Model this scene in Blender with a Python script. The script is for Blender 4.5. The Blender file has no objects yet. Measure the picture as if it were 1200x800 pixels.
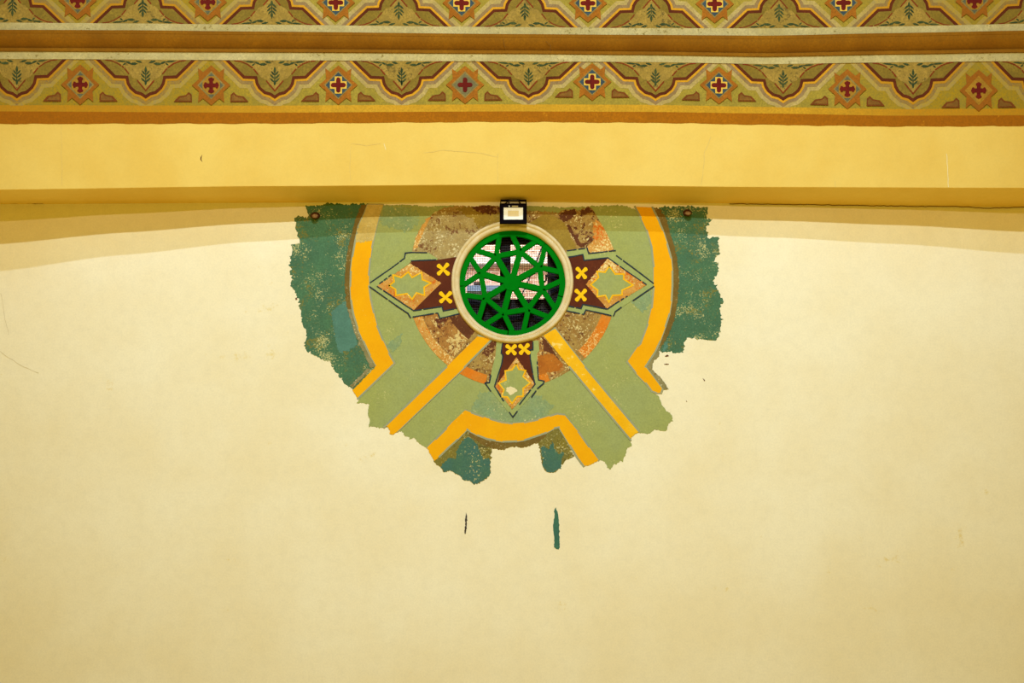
import bpy, bmesh, math, random
from mathutils import Vector
from mathutils.geometry import tessellate_polygon
random.seed(7)
S = bpy.context.scene
C = S.collection

# ------------------------------------------------------------------ camera, sky, lamps, exposure
D = 20.0            # metres from the camera to the end wall
CZ = 1.6            # eye height
MZ = 8.0            # height of the photo's middle row on the wall
cam_d = bpy.data.cameras.new('camera')
cam = bpy.data.objects.new('camera', cam_d)
C.objects.link(cam)
cam.location = (0, -D, CZ)
cam.rotation_euler = (math.pi / 2, 0, 0)
cam_d.sensor_width = 36
cam_d.lens = 36 * D / 12.0
cam_d.shift_y = (MZ - CZ) / 12.0
S.camera = cam

S.view_settings.view_transform = 'Standard'
S.view_settings.look = 'None'
S.view_settings.gamma = 1
S.view_settings.exposure = 0.0
S.view_settings.use_curve_mapping = False

W = bpy.data.worlds.new('world')
S.world = W
W.use_nodes = True
bgn = W.node_tree.nodes['Background']
# warm light coming back from the nave: stronger from the floor below than from the vault above
_N, _L = W.node_tree.nodes, W.node_tree.links
_tc = _N.new('ShaderNodeTexCoord'); _sx = _N.new('ShaderNodeSeparateXYZ'); _L.new(_tc.outputs['Generated'], _sx.inputs[0])
_mr = _N.new('ShaderNodeMapRange'); _mr.inputs['From Min'].default_value = -0.5; _mr.inputs['From Max'].default_value = 0.5
_L.new(_sx.outputs[2], _mr.inputs['Value'])
_mx = _N.new('ShaderNodeMix'); _mx.data_type = 'RGBA'
_L.new(_mr.outputs['Result'], _mx.inputs['Factor'])
_mx.inputs[6].default_value = (0.86, 0.63, 0.085, 1)
_mx.inputs[7].default_value = (0.17, 0.11, 0.01, 1)
_L.new(_mx.outputs[2], bgn.inputs[0])
bgn.inputs[1].default_value = 1.0

def spot(name, loc, target, power, col, size=0.1, angle=95, blend=1.0):
    l = bpy.data.lights.new(name, 'SPOT')
    l.energy = power
    l.color = col
    l.shadow_soft_size = size
    l.spot_size = math.radians(angle)
    l.spot_blend = blend
    o = bpy.data.objects.new(name, l)
    C.objects.link(o)
    o.location = loc
    o.rotation_euler = (Vector(target) - Vector(loc)).to_track_quat('-Z', 'Y').to_euler()
    return o
spot('nave_spot', (0.0, -14.0, 14.7), (0, 0, 10.5), 5350, (0.77, 0.93, 1.0), 0.12, 82, 0.95)
spot('vault_spot', (0.3, -14.0, 20.0), (0, 0, 10.3), 7700, (0.43, 0.62, 1.0), 0.14, 68, 0.95)
spot('gallery_spot', (0.0, -14.0, 10.2), (0, 0, 9.8), 1500, (1.0, 0.83, 0.67), 0.08, 92, 0.9)
al = bpy.data.lights.new('daylight', 'AREA')
al.energy = 760
al.size = 4
al.color = (1.0, 0.97, 0.95)
ao = bpy.data.objects.new('daylight', al)
C.objects.link(ao)
ao.location = (0, 2.4, 14.0)
ao.rotation_euler = (math.radians(18), 0, 0)

# ------------------------------------------------------------------ helpers
K = 0.82
def lin(c):
    out = []
    for v in c:
        v /= 255.0
        out.append(v / 12.92 if v <= 0.04045 else ((v + 0.055) / 1.055) ** 2.4)
    return out
FRZ = {}
def col(c, k=K):
    a = [x * k for x in lin(c)]
    return (a[0], a[1], a[2], 1)

def P(px, py, d=0.0):
    """photo column/row at real distance d in front of the end wall -> metres"""
    X = (px - 600) / 100.0
    Z = MZ + (400 - py) / 100.0
    f = (D - d) / D
    return Vector((X * f, -d, CZ + (Z - CZ) * f))

def nt(m):
    m.use_nodes = True
    t = m.node_tree
    return t, t.nodes, t.links, t.nodes['Principled BSDF']

def mixn(N, L, fac, a, b):
    n = N.new('ShaderNodeMix'); n.data_type = 'RGBA'
    if isinstance(fac, (int, float)): n.inputs['Factor'].default_value = fac
    else: L.new(fac, n.inputs['Factor'])
    for s, v in ((n.inputs[6], a), (n.inputs[7], b)):
        if isinstance(v, tuple): s.default_value = v
        else: L.new(v, s)
    return n.outputs[2]
def noise(N, L, vec, scale, detail=4, rough=0.6):
    n = N.new('ShaderNodeTexNoise')
    n.inputs['Scale'].default_value = scale
    n.inputs['Detail'].default_value = detail
    n.inputs['Roughness'].default_value = rough
    L.new(vec, n.inputs['Vector'])
    return n.outputs['Fac']
def ramp(N, L, v, lo, hi, a=0.0, b=1.0):
    n = N.new('ShaderNodeMapRange')
    n.inputs['From Min'].default_value = lo; n.inputs['From Max'].default_value = hi
    n.inputs['To Min'].default_value = a; n.inputs['To Max'].default_value = b
    L.new(v, n.inputs['Value'])
    return n.outputs['Result']
def mul(N, L, a, b, op='MULTIPLY'):
    n = N.new('ShaderNodeMath'); n.operation = op
    for s, v in zip(n.inputs, (a, b)):
        if isinstance(v, (int, float)): s.default_value = v
        else: L.new(v, s)
    return n.outputs[0]

MATS = {}
def paint(name, base, var=None, vscale=3.0, wear=0.0, fleck=(225, 210, 150), fscale=28.0, gate=1.6,
          fine=0.0, clump=0.14, bump=0.15, bscale=40, rough=0.9, aged=None, wear2=None, seed=0.0):
    """procedural paint on plaster: broad tone variation, fine grain, worn flecks"""
    if name in MATS: return MATS[name]
    m = bpy.data.materials.new(name); MATS[name] = m
    t, N, L, B = nt(m)
    g = N.new('ShaderNodeNewGeometry')
    mp = N.new('ShaderNodeMapping')
    mp.inputs['Location'].default_value = (seed, seed * 1.7, seed * 0.6)
    L.new(g.outputs['Position'], mp.inputs['Vector'])
    vec = mp.outputs['Vector']
    c = col(base)
    if var:
        f = ramp(N, L, noise(N, L, vec, vscale, 5), 0.38, 0.62)
        c = mixn(N, L, f, c, col(var))
    if aged:
        sx = N.new('ShaderNodeSeparateXYZ'); L.new(g.outputs['Position'], sx.inputs[0])
        ax = mul(N, L, mul(N, L, sx.outputs[0], -0.5, 'ADD'), 0, 'ADD')
        ab = N.new('ShaderNodeMath'); ab.operation = 'ABSOLUTE'; L.new(ax, ab.inputs[0])
        wob = mul(N, L, noise(N, L, vec, 1.2, 3), 1.6)
        f = ramp(N, L, mul(N, L, ab.outputs[0], wob, 'ADD'), 3.5, 4.9)
        c = mixn(N, L, f, c, col(aged))
    if fine > 0:
        f = ramp(N, L, noise(N, L, vec, 46, 3, 0.75), 0.38, 0.66, 0, min(1.0, fine * 1.5))
        dk = tuple(int(x * 0.74) for x in base)
        c = mixn(N, L, f, c, col(dk))
        mp3 = N.new('ShaderNodeMapping'); mp3.inputs['Location'].default_value = (3.3, 9.1, 5.7)
        L.new(vec, mp3.inputs['Vector'])
        f = ramp(N, L, noise(N, L, mp3.outputs[0], 9, 5, 0.65), 0.45, 0.7, 0, min(1.0, fine * 1.2))
        c = mixn(N, L, f, c, col(tuple(int(x * 0.8) for x in base)))
    if wear > 0:
        big = ramp(N, L, noise(N, L, vec, gate, 3), 0.42, 0.66, 0.0, clump)
        sm = mul(N, L, noise(N, L, vec, fscale, 6, 0.72), big, 'ADD')
        lo = 0.80 - 0.26 * wear
        f = ramp(N, L, sm, lo, lo + 0.05)
        c = mixn(N, L, f, c, col(fleck))
        if wear2:
            mp2 = N.new('ShaderNodeMapping'); mp2.inputs['Location'].default_value = (7.3 + seed, 1.1, 3.7)
            L.new(g.outputs['Position'], mp2.inputs['Vector'])
            big2 = ramp(N, L, noise(N, L, mp2.outputs[0], gate * 1.3, 3), 0.42, 0.66, 0.0, clump)
            f2 = ramp(N, L, mul(N, L, noise(N, L, mp2.outputs[0], fscale * 0.7, 6, 0.72), big2, 'ADD'), lo, lo + 0.07)
            c = mixn(N, L, f2, c, col(wear2))
    if isinstance(c, tuple): B.inputs['Base Color'].default_value = c
    else: L.new(c, B.inputs['Base Color'])
    B.inputs['Roughness'].default_value = rough
    B.inputs['Specular IOR Level'].default_value = 0.15
    if bump > 0:
        b = N.new('ShaderNodeBump'); b.inputs['Strength'].default_value = bump
        b.inputs['Distance'].default_value = 0.01
        L.new(noise(N, L, vec, bscale, 4), b.inputs['Height'])
        L.new(b.outputs[0], B.inputs['Normal'])
    return m

def solid(name, rgb, rough=0.6, metal=0.0, spec=0.4):
    if name in MATS: return MATS[name]
    m = bpy.data.materials.new(name); MATS[name] = m
    t, N, L, B = nt(m)
    tc = N.new('ShaderNodeTexCoord')
    f = ramp(N, L, noise(N, L, tc.outputs['Object'], 14, 3), 0.4, 0.7, 0, 0.25)
    c = mixn(N, L, f, col(rgb), col(tuple(int(x * 0.8) for x in rgb)))
    L.new(c, B.inputs['Base Color'])
    B.inputs['Roughness'].default_value = rough
    B.inputs['Metallic'].default_value = metal
    B.inputs['Specular IOR Level'].default_value = spec
    return m

def tag(o, label=None, cat=None, group=None, kind=None):
    if label: o['label'] = label
    if cat: o['category'] = cat
    if group: o['group'] = group
    if kind: o['kind'] = kind
    return o
def empty(name, loc):
    o = bpy.data.objects.new(name, None); C.objects.link(o); o.location = loc
    o.empty_display_size = 0.2
    return o
def origin(o):
    v = Vector((0, 0, 0))
    while o is not None:
        v += o.location; o = o.parent
    return v
def link(name, bm, mats, parent=None, smooth=False, loc=None):
    """finish a world-space bmesh as ONE object, vertices made local to its parent"""
    me = bpy.data.meshes.new(name)
    base = origin(parent) if parent is not None else Vector((0, 0, 0))
    if loc is not None: base = Vector(loc)
    for v in bm.verts: v.co -= base
    for f in bm.faces: f.smooth = smooth
    bm.normal_update()
    bm.to_mesh(me); bm.free()
    if not isinstance(mats, (list, tuple)): mats = [mats]
    for m in mats: me.materials.append(m)
    o = bpy.data.objects.new(name, me); C.objects.link(o)
    if parent is not None: o.parent = parent
    elif loc is not None: o.location = loc
    return o

def tri2d(pts):
    v = [Vector((p[0], p[1], 0)) for p in pts]
    return tessellate_polygon([v])
def add_flat(bm, pts, mapf, mi=0, cut=None, hole=None):
    """triangulate a 2-D outline, optionally slice it every `cut` columns, then map it onto its surface"""
    tb = bmesh.new()
    allp = list(pts) + (hole or [])
    vs = [tb.verts.new((p[0], p[1], 0)) for p in allp]
    loops = [[Vector((p[0], p[1], 0)) for p in pts]] + ([[Vector((p[0], p[1], 0)) for p in hole]] if hole else [])
    for t in tessellate_polygon(loops):
        try: tb.faces.new([vs[i] for i in t])
        except ValueError: pass
    if cut:
        xs = [p[0] for p in pts]
        x = math.floor(min(xs) / cut) * cut + cut
        while x < max(xs):
            bmesh.ops.bisect_plane(tb, geom=tb.verts[:] + tb.edges[:] + tb.faces[:], plane_co=(x, 0, 0), plane_no=(1, 0, 0))
            x += cut
    mp = {}
    for v in tb.verts: mp[v] = bm.verts.new(mapf(v.co.x, v.co.y))
    for f in tb.faces:
        co = [mp[v] for v in f.verts]
        try:
            nf = bm.faces.new(co)
            nf.material_index = mi
            nf.normal_update()
            if nf.normal.y > 0: nf.normal_flip()
        except ValueError: pass
    tb.free()

def jag(pts, amp=0.9, step=1.4):
    """outline with torn edges: the points between 'j' and 'k' markers are roughened"""
    out = []; on = False; prev = None
    for p in pts:
        if p == 'j': on = True; continue
        if p == 'k': on = False; continue
        if on and prev is not None:
            dx, dy = p[0] - prev[0], p[1] - prev[1]
            l = math.hypot(dx, dy); n = max(1, int(l / step))
            for i in range(1, n):
                t = (i + random.uniform(-.3, .3)) / n
                a = random.gauss(0, amp * 0.55)
                if random.random() < 0.12: a *= 2.2
                a = max(-amp * 1.8, min(amp * 1.8, a))
                out.append((prev[0] + dx * t - dy / l * a, prev[1] + dy * t + dx / l * a))
        out.append(p); prev = p
    return out
def offset(path, o):
    """parallel of an open polyline, mitred"""
    n = len(path); res = []
    nm = []
    for i in range(n - 1):
        dx, dy = path[i + 1][0] - path[i][0], path[i + 1][1] - path[i][1]
        l = math.hypot(dx, dy) or 1
        nm.append((-dy / l, dx / l))
    for i in range(n):
        if i == 0: a = nm[0]; k = 1
        elif i == n - 1: a = nm[-1]; k = 1
        else:
            a = (nm[i - 1][0] + nm[i][0], nm[i - 1][1] + nm[i][1])
            l = math.hypot(*a) or 1; a = (a[0] / l, a[1] / l)
            k = 1 / max(0.45, a[0] * nm[i][0] + a[1] * nm[i][1])
        res.append((path[i][0] + a[0] * o * k, path[i][1] + a[1] * o * k))
    return res
def stroke(bm, path, w, mapf, mi=0, dash=0.0, cut=None):
    for i in range(len(path) - 1):
        a, b = path[i], path[i + 1]
        dx, dy = b[0] - a[0], b[1] - a[1]; l = math.hypot(dx, dy)
        if l < 0.01: continue
        ux, uy = dx / l, dy / l
        segs = [(-w * 0.4, l + w * 0.4)]
        if dash > 0:
            segs = []; t = -w * 0.4
            while t < l:
                e = min(l + w * .4, t + random.uniform(3, 11)); segs.append((t, e))
                t = e + (random.uniform(0.8, 2.6) if random.random() < dash else 0)
        for s, e in segs:
            h = w / 2 * random.uniform(.85, 1.12) if dash > 0 else w / 2
            q = [(a[0] + ux * s - uy * h, a[1] + uy * s + ux * h), (a[0] + ux * e - uy * h, a[1] + uy * e + ux * h),
                 (a[0] + ux * e + uy * h, a[1] + uy * e - ux * h), (a[0] + ux * s + uy * h, a[1] + uy * s - ux * h)]
            add_flat(bm, q, lambda x, y, k=(i * 2 + len(bm.faces)) % 5: mapf(x, y) + Vector((0, -0.0002 * k, 0)), mi, cut)
def clip_y(pts, lo, hi):
    def half(ps, f, inter):
        out = []
        for i in range(len(ps)):
            a, b = ps[i - 1], ps[i]
            if f(b):
                if not f(a): out.append(inter(a, b))
                out.append(b)
            elif f(a): out.append(inter(a, b))
        return out
    def at(y):
        def g(a, b):
            t = (y - a[1]) / (b[1] - a[1]); return (a[0] + (b[0] - a[0]) * t, y)
        return g
    ps = half(pts, lambda p: p[1] >= lo, at(lo))
    return half(ps, lambda p: p[1] <= hi, at(hi))
def prism(bm, pts, d0, d1, mi=0, dref=None):
    """solid of constant section between two distances from the wall"""
    q = [P(x, y, d0 if dref is None else dref) for x, y in pts]
    A = [bm.verts.new((v.x, -d0, v.z)) for v in q]
    Bk = [bm.verts.new((v.x, -d1, v.z)) for v in q]
    fs = []
    n = len(pts)
    if n == 4:
        fs += [bm.faces.new(A), bm.faces.new(Bk[::-1])]
    else:
        for t in tri2d(pts):
            fs += [bm.faces.new([A[i] for i in t]), bm.faces.new([Bk[i] for i in t[::-1]])]
    for i in range(n):
        fs.append(bm.faces.new((A[i - 1], A[i], Bk[i], Bk[i - 1])))
    for f in fs: f.material_index = mi
    bmesh.ops.recalc_face_normals(bm, faces=fs)
    return fs
def rect(x0, y0, x1, y1): return [(x0, y0), (x1, y0), (x1, y1), (x0, y1)]
def tube(bm, pts, r, seg=8, mi=0):
    rings = []
    pts = [Vector(p) for p in pts]
    for i, p in enumerate(pts):
        t = (pts[min(i + 1, len(pts) - 1)] - pts[max(i - 1, 0)]).normalized()
        a = t.cross(Vector((0, 1, 0.01)))
        if a.length < 1e-3: a = t.cross(Vector((1, 0, 0)))
        a.normalize(); b = t.cross(a)
        rings.append([bm.verts.new(p + (a * math.cos(k * 2 * math.pi / seg) + b * math.sin(k * 2 * math.pi / seg)) * r) for k in range(seg)])
    for i in range(len(rings) - 1):
        for k in range(seg):
            f = bm.faces.new((rings[i][k], rings[i][(k + 1) % seg], rings[i + 1][(k + 1) % seg], rings[i + 1][k])); f.material_index = mi
    for r_ in (rings[0], rings[-1][::-1]):
        f = bm.faces.new(r_); f.material_index = mi
    bmesh.ops.recalc_face_normals(bm, faces=bm.faces[:])
def lerp_knots(kn):
    def f(x):
        if x <= kn[0][0]: return kn[0][1]
        for (a, va), (b, vb) in zip(kn, kn[1:]):
            if x <= b:
                t = (x - a) / (b - a); t = t * t * (3 - 2 * t) * 0.5 + t * 0.5
                return va + (vb - va) * t
        return kn[-1][1]
    return f

# ------------------------------------------------------------------ materials
m_wall = paint('cream_plaster', (252, 240, 200), (247, 231, 184), 0.55, wear=0.28, fleck=(236, 214, 150), fscale=2.6, gate=0.5, bump=0.35, bscale=5, fine=0.10)
m_face = paint('yellow_limewash', (236, 199, 98), (231, 190, 86), 0.9, bump=0.2, bscale=9, fine=0.06)
m_cream = paint('fillet_cream', (206, 186, 122), (188, 166, 98), 2.0, wear=0.45, fleck=(140, 120, 60), fscale=20, fine=0.4)
m_mould = paint('moulding_brown', (152, 97, 4), (134, 82, 0), 1.6, fine=0.35, bump=0.3, bscale=30)
m_ffield = paint('frieze_green', (176, 152, 54), (166, 140, 42), 2.0, aged=(166, 130, 16), fine=0.55)
m_pale = paint('band_pale_yellow', (212, 158, 36), (204, 150, 30), 1.5, aged=(188, 130, 16), fine=0.35)
m_brown = paint('band_brown', (178, 106, 0), (168, 98, 0), 1.4, aged=(166, 96, 0), fine=0.4, wear=0.3, fleck=(190, 122, 10), fscale=5)
m_maroon_l = paint('line_maroon', (104, 44, 12), (88, 36, 8), 5, fine=0.4)
m_yel_l = paint('line_yellow', (224, 160, 30), (212, 148, 24), 4, aged=(186, 128, 18), fine=0.35)
m_taupe = paint('line_taupe', (162, 130, 84), (150, 116, 62), 5, aged=(160, 124, 40), fine=0.5)
m_beige = paint('line_beige', (198, 170, 98), (186, 156, 78), 5, aged=(174, 140, 40), fine=0.5)
m_olive = paint('cartouche_olive', (150, 122, 40), (132, 104, 28), 4, fine=0.6)
m_tan = paint('cartouche_tan', (178, 142, 58), (156, 124, 44), 9, wear=0.6, fleck=(112, 90, 36), fscale=26, gate=5, fine=0.6)
m_leaf = paint('leaf_green', (52, 66, 34), (76, 84, 40), 9, wear=0.4, fleck=(130, 112, 50), fscale=40, fine=0.4)
m_redline = paint('line_red', (138, 50, 12), (120, 60, 18), 9, fine=0.4)
m_star = paint('star_orange', (178, 108, 22), (164, 94, 14), 5, aged=(158, 92, 14), fine=0.55)
m_blue = paint('diamond_blue', (66, 82, 86), (58, 72, 74), 7, fine=0.4)
m_grey = paint('diamond_grey', (134, 122, 74), (110, 104, 70), 9, fine=0.5)
m_gold = paint('diamond_gold', (184, 132, 32), (166, 120, 36), 9, fine=0.5)
m_edge = paint('diamond_edge', (158, 132, 66), (140, 118, 54), 9, fine=0.5)
m_tri = paint('diamond_corner', (112, 108, 74), (92, 94, 72), 9, fine=0.5)
m_cyel = paint('cross_yellow', (228, 182, 66), None, fine=0.2)
m_cred = paint('cross_red', (118, 26, 10), (98, 22, 8), 8, fine=0.4)
m_wedge = paint('wedge_red_brown', (124, 64, 16), None, fine=0.4)
m_wedge_in = paint('wedge_fill', (146, 100, 34), (128, 82, 24), 8, fine=0.6)
m_wedge_pale = paint('wedge_fill_pale', (186, 162, 98), None, fine=0.3)

m_teal = paint('teal', (84, 126, 86), (76, 114, 84), 2.4, wear=0.52, fleck=(192, 184, 120), wear2=(122, 118, 56), fscale=52, gate=3.4, fine=0.5, clump=0.2)
m_teal_b = paint('teal_blue', (92, 136, 114), (84, 126, 104), 5, wear=0.45, fleck=(150, 166, 130), fscale=40, fine=0.25)
m_teal_d = paint('teal_deep', (74, 114, 98), (80, 118, 88), 4, wear=0.5, fleck=(200, 188, 120), fscale=40, fine=0.3)
m_green = paint('sage_green', (164, 171, 102), (166, 170, 90), 1.3, wear=0.42, fleck=(196, 190, 118), fscale=40, gate=3, fine=0.2)
m_green_w = paint('sage_worn', (144, 166, 116), (156, 168, 104), 5, wear=0.62, fleck=(206, 200, 140), fscale=30, fine=0.3)
m_yellow = paint('bright_yellow', (246, 176, 0), (242, 168, 0), 3, wear=0.22, fleck=(250, 205, 90), fscale=30, fine=0.05)
m_yel_w = paint('yellow_worn', (246, 180, 0), (248, 190, 30), 3, wear=0.46, fleck=(248, 212, 110), fscale=12, gate=3, fine=0.1)
m_yel_pale = paint('yellow_faded', (222, 192, 108), (206, 172, 84), 5, wear=0.6, fleck=(238, 222, 160), fscale=44, fine=0.3)
m_bstrip = paint('strip_brown', (132, 106, 44), (120, 92, 34), 5, wear=0.5, fleck=(176, 158, 106), fscale=44, fine=0.3)
m_bstrip_w = paint('strip_worn', (160, 148, 100), (136, 124, 70), 6, wear=0.6, fleck=(222, 208, 160), wear2=(120, 96, 44), fscale=44, fine=0.3)
m_olive_p = paint('olive_patch', (140, 124, 44), (126, 118, 56), 6, wear=0.62, fleck=(210, 196, 130), wear2=(100, 90, 40), fscale=44, fine=0.3)
m_maroon = paint('maroon', (104, 48, 22), (92, 40, 18), 4, wear=0.3, fleck=(140, 84, 44), fscale=30, fine=0.3)
m_orange = paint('orange', (228, 126, 24), (216, 140, 50), 5, wear=0.55, fleck=(236, 190, 110), fscale=44, fine=0.2)
m_orange_w = paint('orange_worn', (222, 164, 78), (206, 140, 50), 7, wear=0.72, fleck=(240, 214, 140), wear2=(210, 104, 20), fscale=44, fine=0.25)
m_ochre = paint('medallion_ochre', (186, 150, 76), (150, 100, 40), 6, wear=0.72, fleck=(222, 200, 132), wear2=(96, 52, 30), fscale=34, gate=6, fine=0.4)
m_ochre_o = paint('medallion_rust', (194, 140, 66), (160, 98, 40), 11, wear=0.78, clump=0.2, fleck=(222, 192, 118), wear2=(96, 48, 28), fscale=34, gate=6, fine=0.4, seed=3)
m_ochre_g = paint('medallion_olive', (168, 136, 50), (152, 122, 40), 5, wear=0.45, fleck=(206, 182, 104), fscale=40, fine=0.35)
m_beige_m = paint('medallion_beige', (190, 164, 100), (170, 140, 76), 7, wear=0.7, fleck=(220, 202, 146), wear2=(122, 82, 46), fscale=40, gate=4, fine=0.4)
m_darkbr = paint('medallion_dark', (112, 64, 34), (96, 52, 26), 6, wear=0.62, fleck=(176, 136, 78), fscale=36, gate=4, fine=0.3)
m_navy = paint('navy_line', (38, 50, 62), (52, 64, 66), 10, fine=0.2)
m_strip = paint('outline_green', (166, 174, 98), (160, 170, 100), 4, wear=0.35, fleck=(200, 194, 120), fscale=30, fine=0.15)
m_gline = paint('edge_grey', (150, 156, 122), (166, 162, 120), 6, wear=0.3, fleck=(200, 190, 140), fscale=30)
m_flower = paint('flower_yellow', (250, 198, 14), None, fine=0.08)
m_blot = paint('bare_plaster', (240, 222, 166), None, fine=0.1)
m_chip = paint('chip_brown', (130, 84, 36), (90, 56, 26), 30, fine=0.3)
m_crack = paint('crack_line', (226, 194, 108), None, fine=0.2)
m_crack_w = paint('crack_wall', (222, 204, 156), None, fine=0.2)
m_crack_d = paint('crack_dark', (120, 78, 20), None, fine=0.2)
m_ring = paint('surround_plaster', (232, 210, 158), (220, 192, 128), 6, wear=0.4, fleck=(214, 186, 120), fscale=14, bump=0.4, bscale=18, fine=0.1)
m_reveal = paint('reveal_brown', (120, 92, 62), (90, 66, 46), 5, fine=0.3)
m_gr = solid('grille_green', (0, 118, 12), 0.8, 0, 0.02)
m_blk = solid('black_paint', (14, 8, 10), 0.8, 0, 0.02)
m_wire = solid('wire_grey', (44, 32, 32), 0.6, 0.3)
m_metal = solid('dull_metal', (150, 140, 120), 0.45, 0.6)
m_hous = solid('housing_black', (14, 8, 12), 0.8, 0, 0.02)
m_refl = solid('reflector_white', (250, 240, 206), 0.7, 0, 0.05)
m_led = solid('led_yellow', (226, 196, 112), 0.7, 0, 0.05)
m_plate = solid('rating_plate', (176, 150, 70), 0.6)
m_rust = paint('rusty_iron', (96, 50, 26), (66, 32, 18), 40, fine=0.4, rough=0.8)
m_stub = paint('rust_face', (168, 128, 72), (120, 78, 44), 60, fine=0.6, rough=0.8)
m_pvc = solid('cable_black', (30, 24, 22), 0.5)

# ------------------------------------------------------------------ the setting: end wall with its round opening
CX, CY = 600.3, 331.0
RH = 66.0
wb = bmesh.new()
N_ = 128
cc = P(CX, CY)
X0, X1, Z0, Z1 = -9.0, 9.0, 0.0, 14.5
angs = sorted([2 * math.pi * i / N_ for i in range(N_)] + [math.atan2(z - cc.z, x - cc.x) % (2 * math.pi) for x in (X0, X1) for z in (Z0, Z1)])
rings = {}
for y in (0.0, 0.6):
    inn, out = [], []
    for a in angs:
        ca, sa = math.cos(a), math.sin(a)
        t = 1e9
        if ca > 1e-9: t = min(t, (X1 - cc.x) / ca)
        if ca < -1e-9: t = min(t, (X0 - cc.x) / ca)
        if sa > 1e-9: t = min(t, (Z1 - cc.z) / sa)
        if sa < -1e-9: t = min(t, (Z0 - cc.z) / sa)
        r = RH / 100 if y == 0.0 else 1.02
        inn.append(wb.verts.new((cc.x + ca * r, y, cc.z + sa * r)))
        out.append(wb.verts.new((cc.x + ca * t, y, cc.z + sa * t)))
    rings[y] = (inn, out)
n = len(angs)
for i in range(n):
    j = (i + 1) % n
    wb.faces.new((rings[0.0][0][i], rings[0.0][1][i], rings[0.0][1][j], rings[0.0][0][j]))
    wb.faces.new((rings[0.6][0][i], rings[0.6][0][j], rings[0.6][1][j], rings[0.6][1][i]))
    wb.faces.new((rings[0.0][1][i], rings[0.6][1][i], rings[0.6][1][j], rings[0.0][1][j]))
    wb.faces.new((rings[0.0][0][i], rings[0.0][0][j], rings[0.6][0][j], rings[0.6][0][i]))
bmesh.ops.recalc_face_normals(wb, faces=wb.faces[:])
wall = tag(link('wall_back', wb, m_wall), kind='structure')
def wmap(l):
    return lambda x, y: P(x, y, 0.002 + 0.0012 * l)
def crack(parent, path, w, mat, mapf, name='crack'):
    b = bmesh.new()
    pts = []
    for a, c in zip(path, path[1:]):
        l = math.hypot(c[0] - a[0], c[1] - a[1]); k = max(1, int(l / 4))
        for i in range(k):
            pts.append((a[0] + (c[0] - a[0]) * i / k + random.uniform(-.6, .6), a[1] + (c[1] - a[1]) * i / k + random.uniform(-.4, .4)))
    pts.append(path[-1])
    stroke(b, pts, w, mapf, 0)
    return link(name, b, mat, parent)
crack(wall, [(1, 344), (4, 358), (6, 374), (10, 392)], 0.4, m_crack_w, wmap(0))
crack(wall, [(0, 412), (24, 428), (45, 437)], 0.35, m_crack_w, wmap(0))

# the wide arch in front of the wall: it bows forward and drops towards its sides
gk = lerp_knots([(-250, 1.1), (0, 0.80), (150, 0.66), (300, 0.55), (450, 0.475), (600, 0.45), (750, 0.46), (900, 0.50), (1050, 0.56), (1200, 0.65), (1450, 0.9)])
e_sof = lerp_knots([(-250, 226), (0, 222), (300, 218), (600, 216), (900, 219), (1200, 220), (1450, 223)])
e_jun = lerp_knots([(-250, 240), (0, 239), (300, 237.5), (600, 236), (850, 238), (1000, 240.5), (1200, 242.5), (1450, 245)])
e_bb = lerp_knots([(-250, 146), (0, 145), (300, 144.5), (600, 142.5), (750, 143.5), (900, 146), (1050, 148), (1200, 147.5), (1450, 147)])
e_bt = lerp_knots([(-250, 131), (0, 130.5), (300, 132), (600, 130.5), (750, 131), (900, 133), (1050, 135.5), (1200, 135), (1450, 134)])
e_pt = lerp_knots([(-250, 123), (0, 123.5), (300, 124), (600, 122.5), (750, 123), (900, 125.5), (1050, 128), (1200, 127.5), (1450, 127)])
e_cb = lerp_knots([(-250, 69), (0, 69), (300, 70.5), (600, 72), (750, 72.5), (900, 75), (1050, 73), (1200, 71.5), (1450, 70)])
e_ct = lerp_knots([(-250, 60), (0, 60.5), (300, 61.5), (600, 63.2), (750, 64.5), (900, 66.8), (1050, 64), (1200, 61.8), (1450, 60)])
e_mt = lerp_knots([(-250, 34), (0, 35), (150, 35.5), (300, 37), (600, 40), (750, 41), (900, 41.8), (1050, 38.8), (1200, 36), (1450, 34)])
e_ut = lerp_knots([(-250, 25), (0, 26.5), (150, 27.5), (300, 29), (600, 31.8), (750, 33), (900, 33.2), (1050, 31), (1200, 28), (1450, 26)])
COLS = [-240 + 12 * i for i in range(int(1680 / 12) + 1)]
def strip(name, rows, mats, mis=None, smooth=False):
    b = bmesh.new()
    vr = []
    for r in rows: vr.append([b.verts.new(r(x)) for x in COLS])
    for k in range(len(rows) - 1):
        for i in range(len(COLS) - 1):
            f = b.faces.new((vr[k][i], vr[k][i + 1], vr[k + 1][i + 1], vr[k + 1][i]))
            if mis: f.material_index = mis[k]
    return tag(link(name, b, mats, smooth=smooth), kind='structure')
def row(e, off=0.0, dy=0.0): return lambda x: P(x, e(x) + dy, gk(x) + off)
def row_in(e, dy=0.0): return lambda x: P(x, e(x) + dy, gk(x) - 0.30)
def mixrow(ea, eb, t, off): return lambda x: P(x, ea(x) * (1 - t) + eb(x) * t, gk(x) + off)
trim1 = strip('trim_1', [lambda x: P(x, e_jun(x), 0.0), row(e_sof, -0.012, 1.0), row(e_sof, 0, 0), row(e_bb, 0, -1)], m_face)
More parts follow.
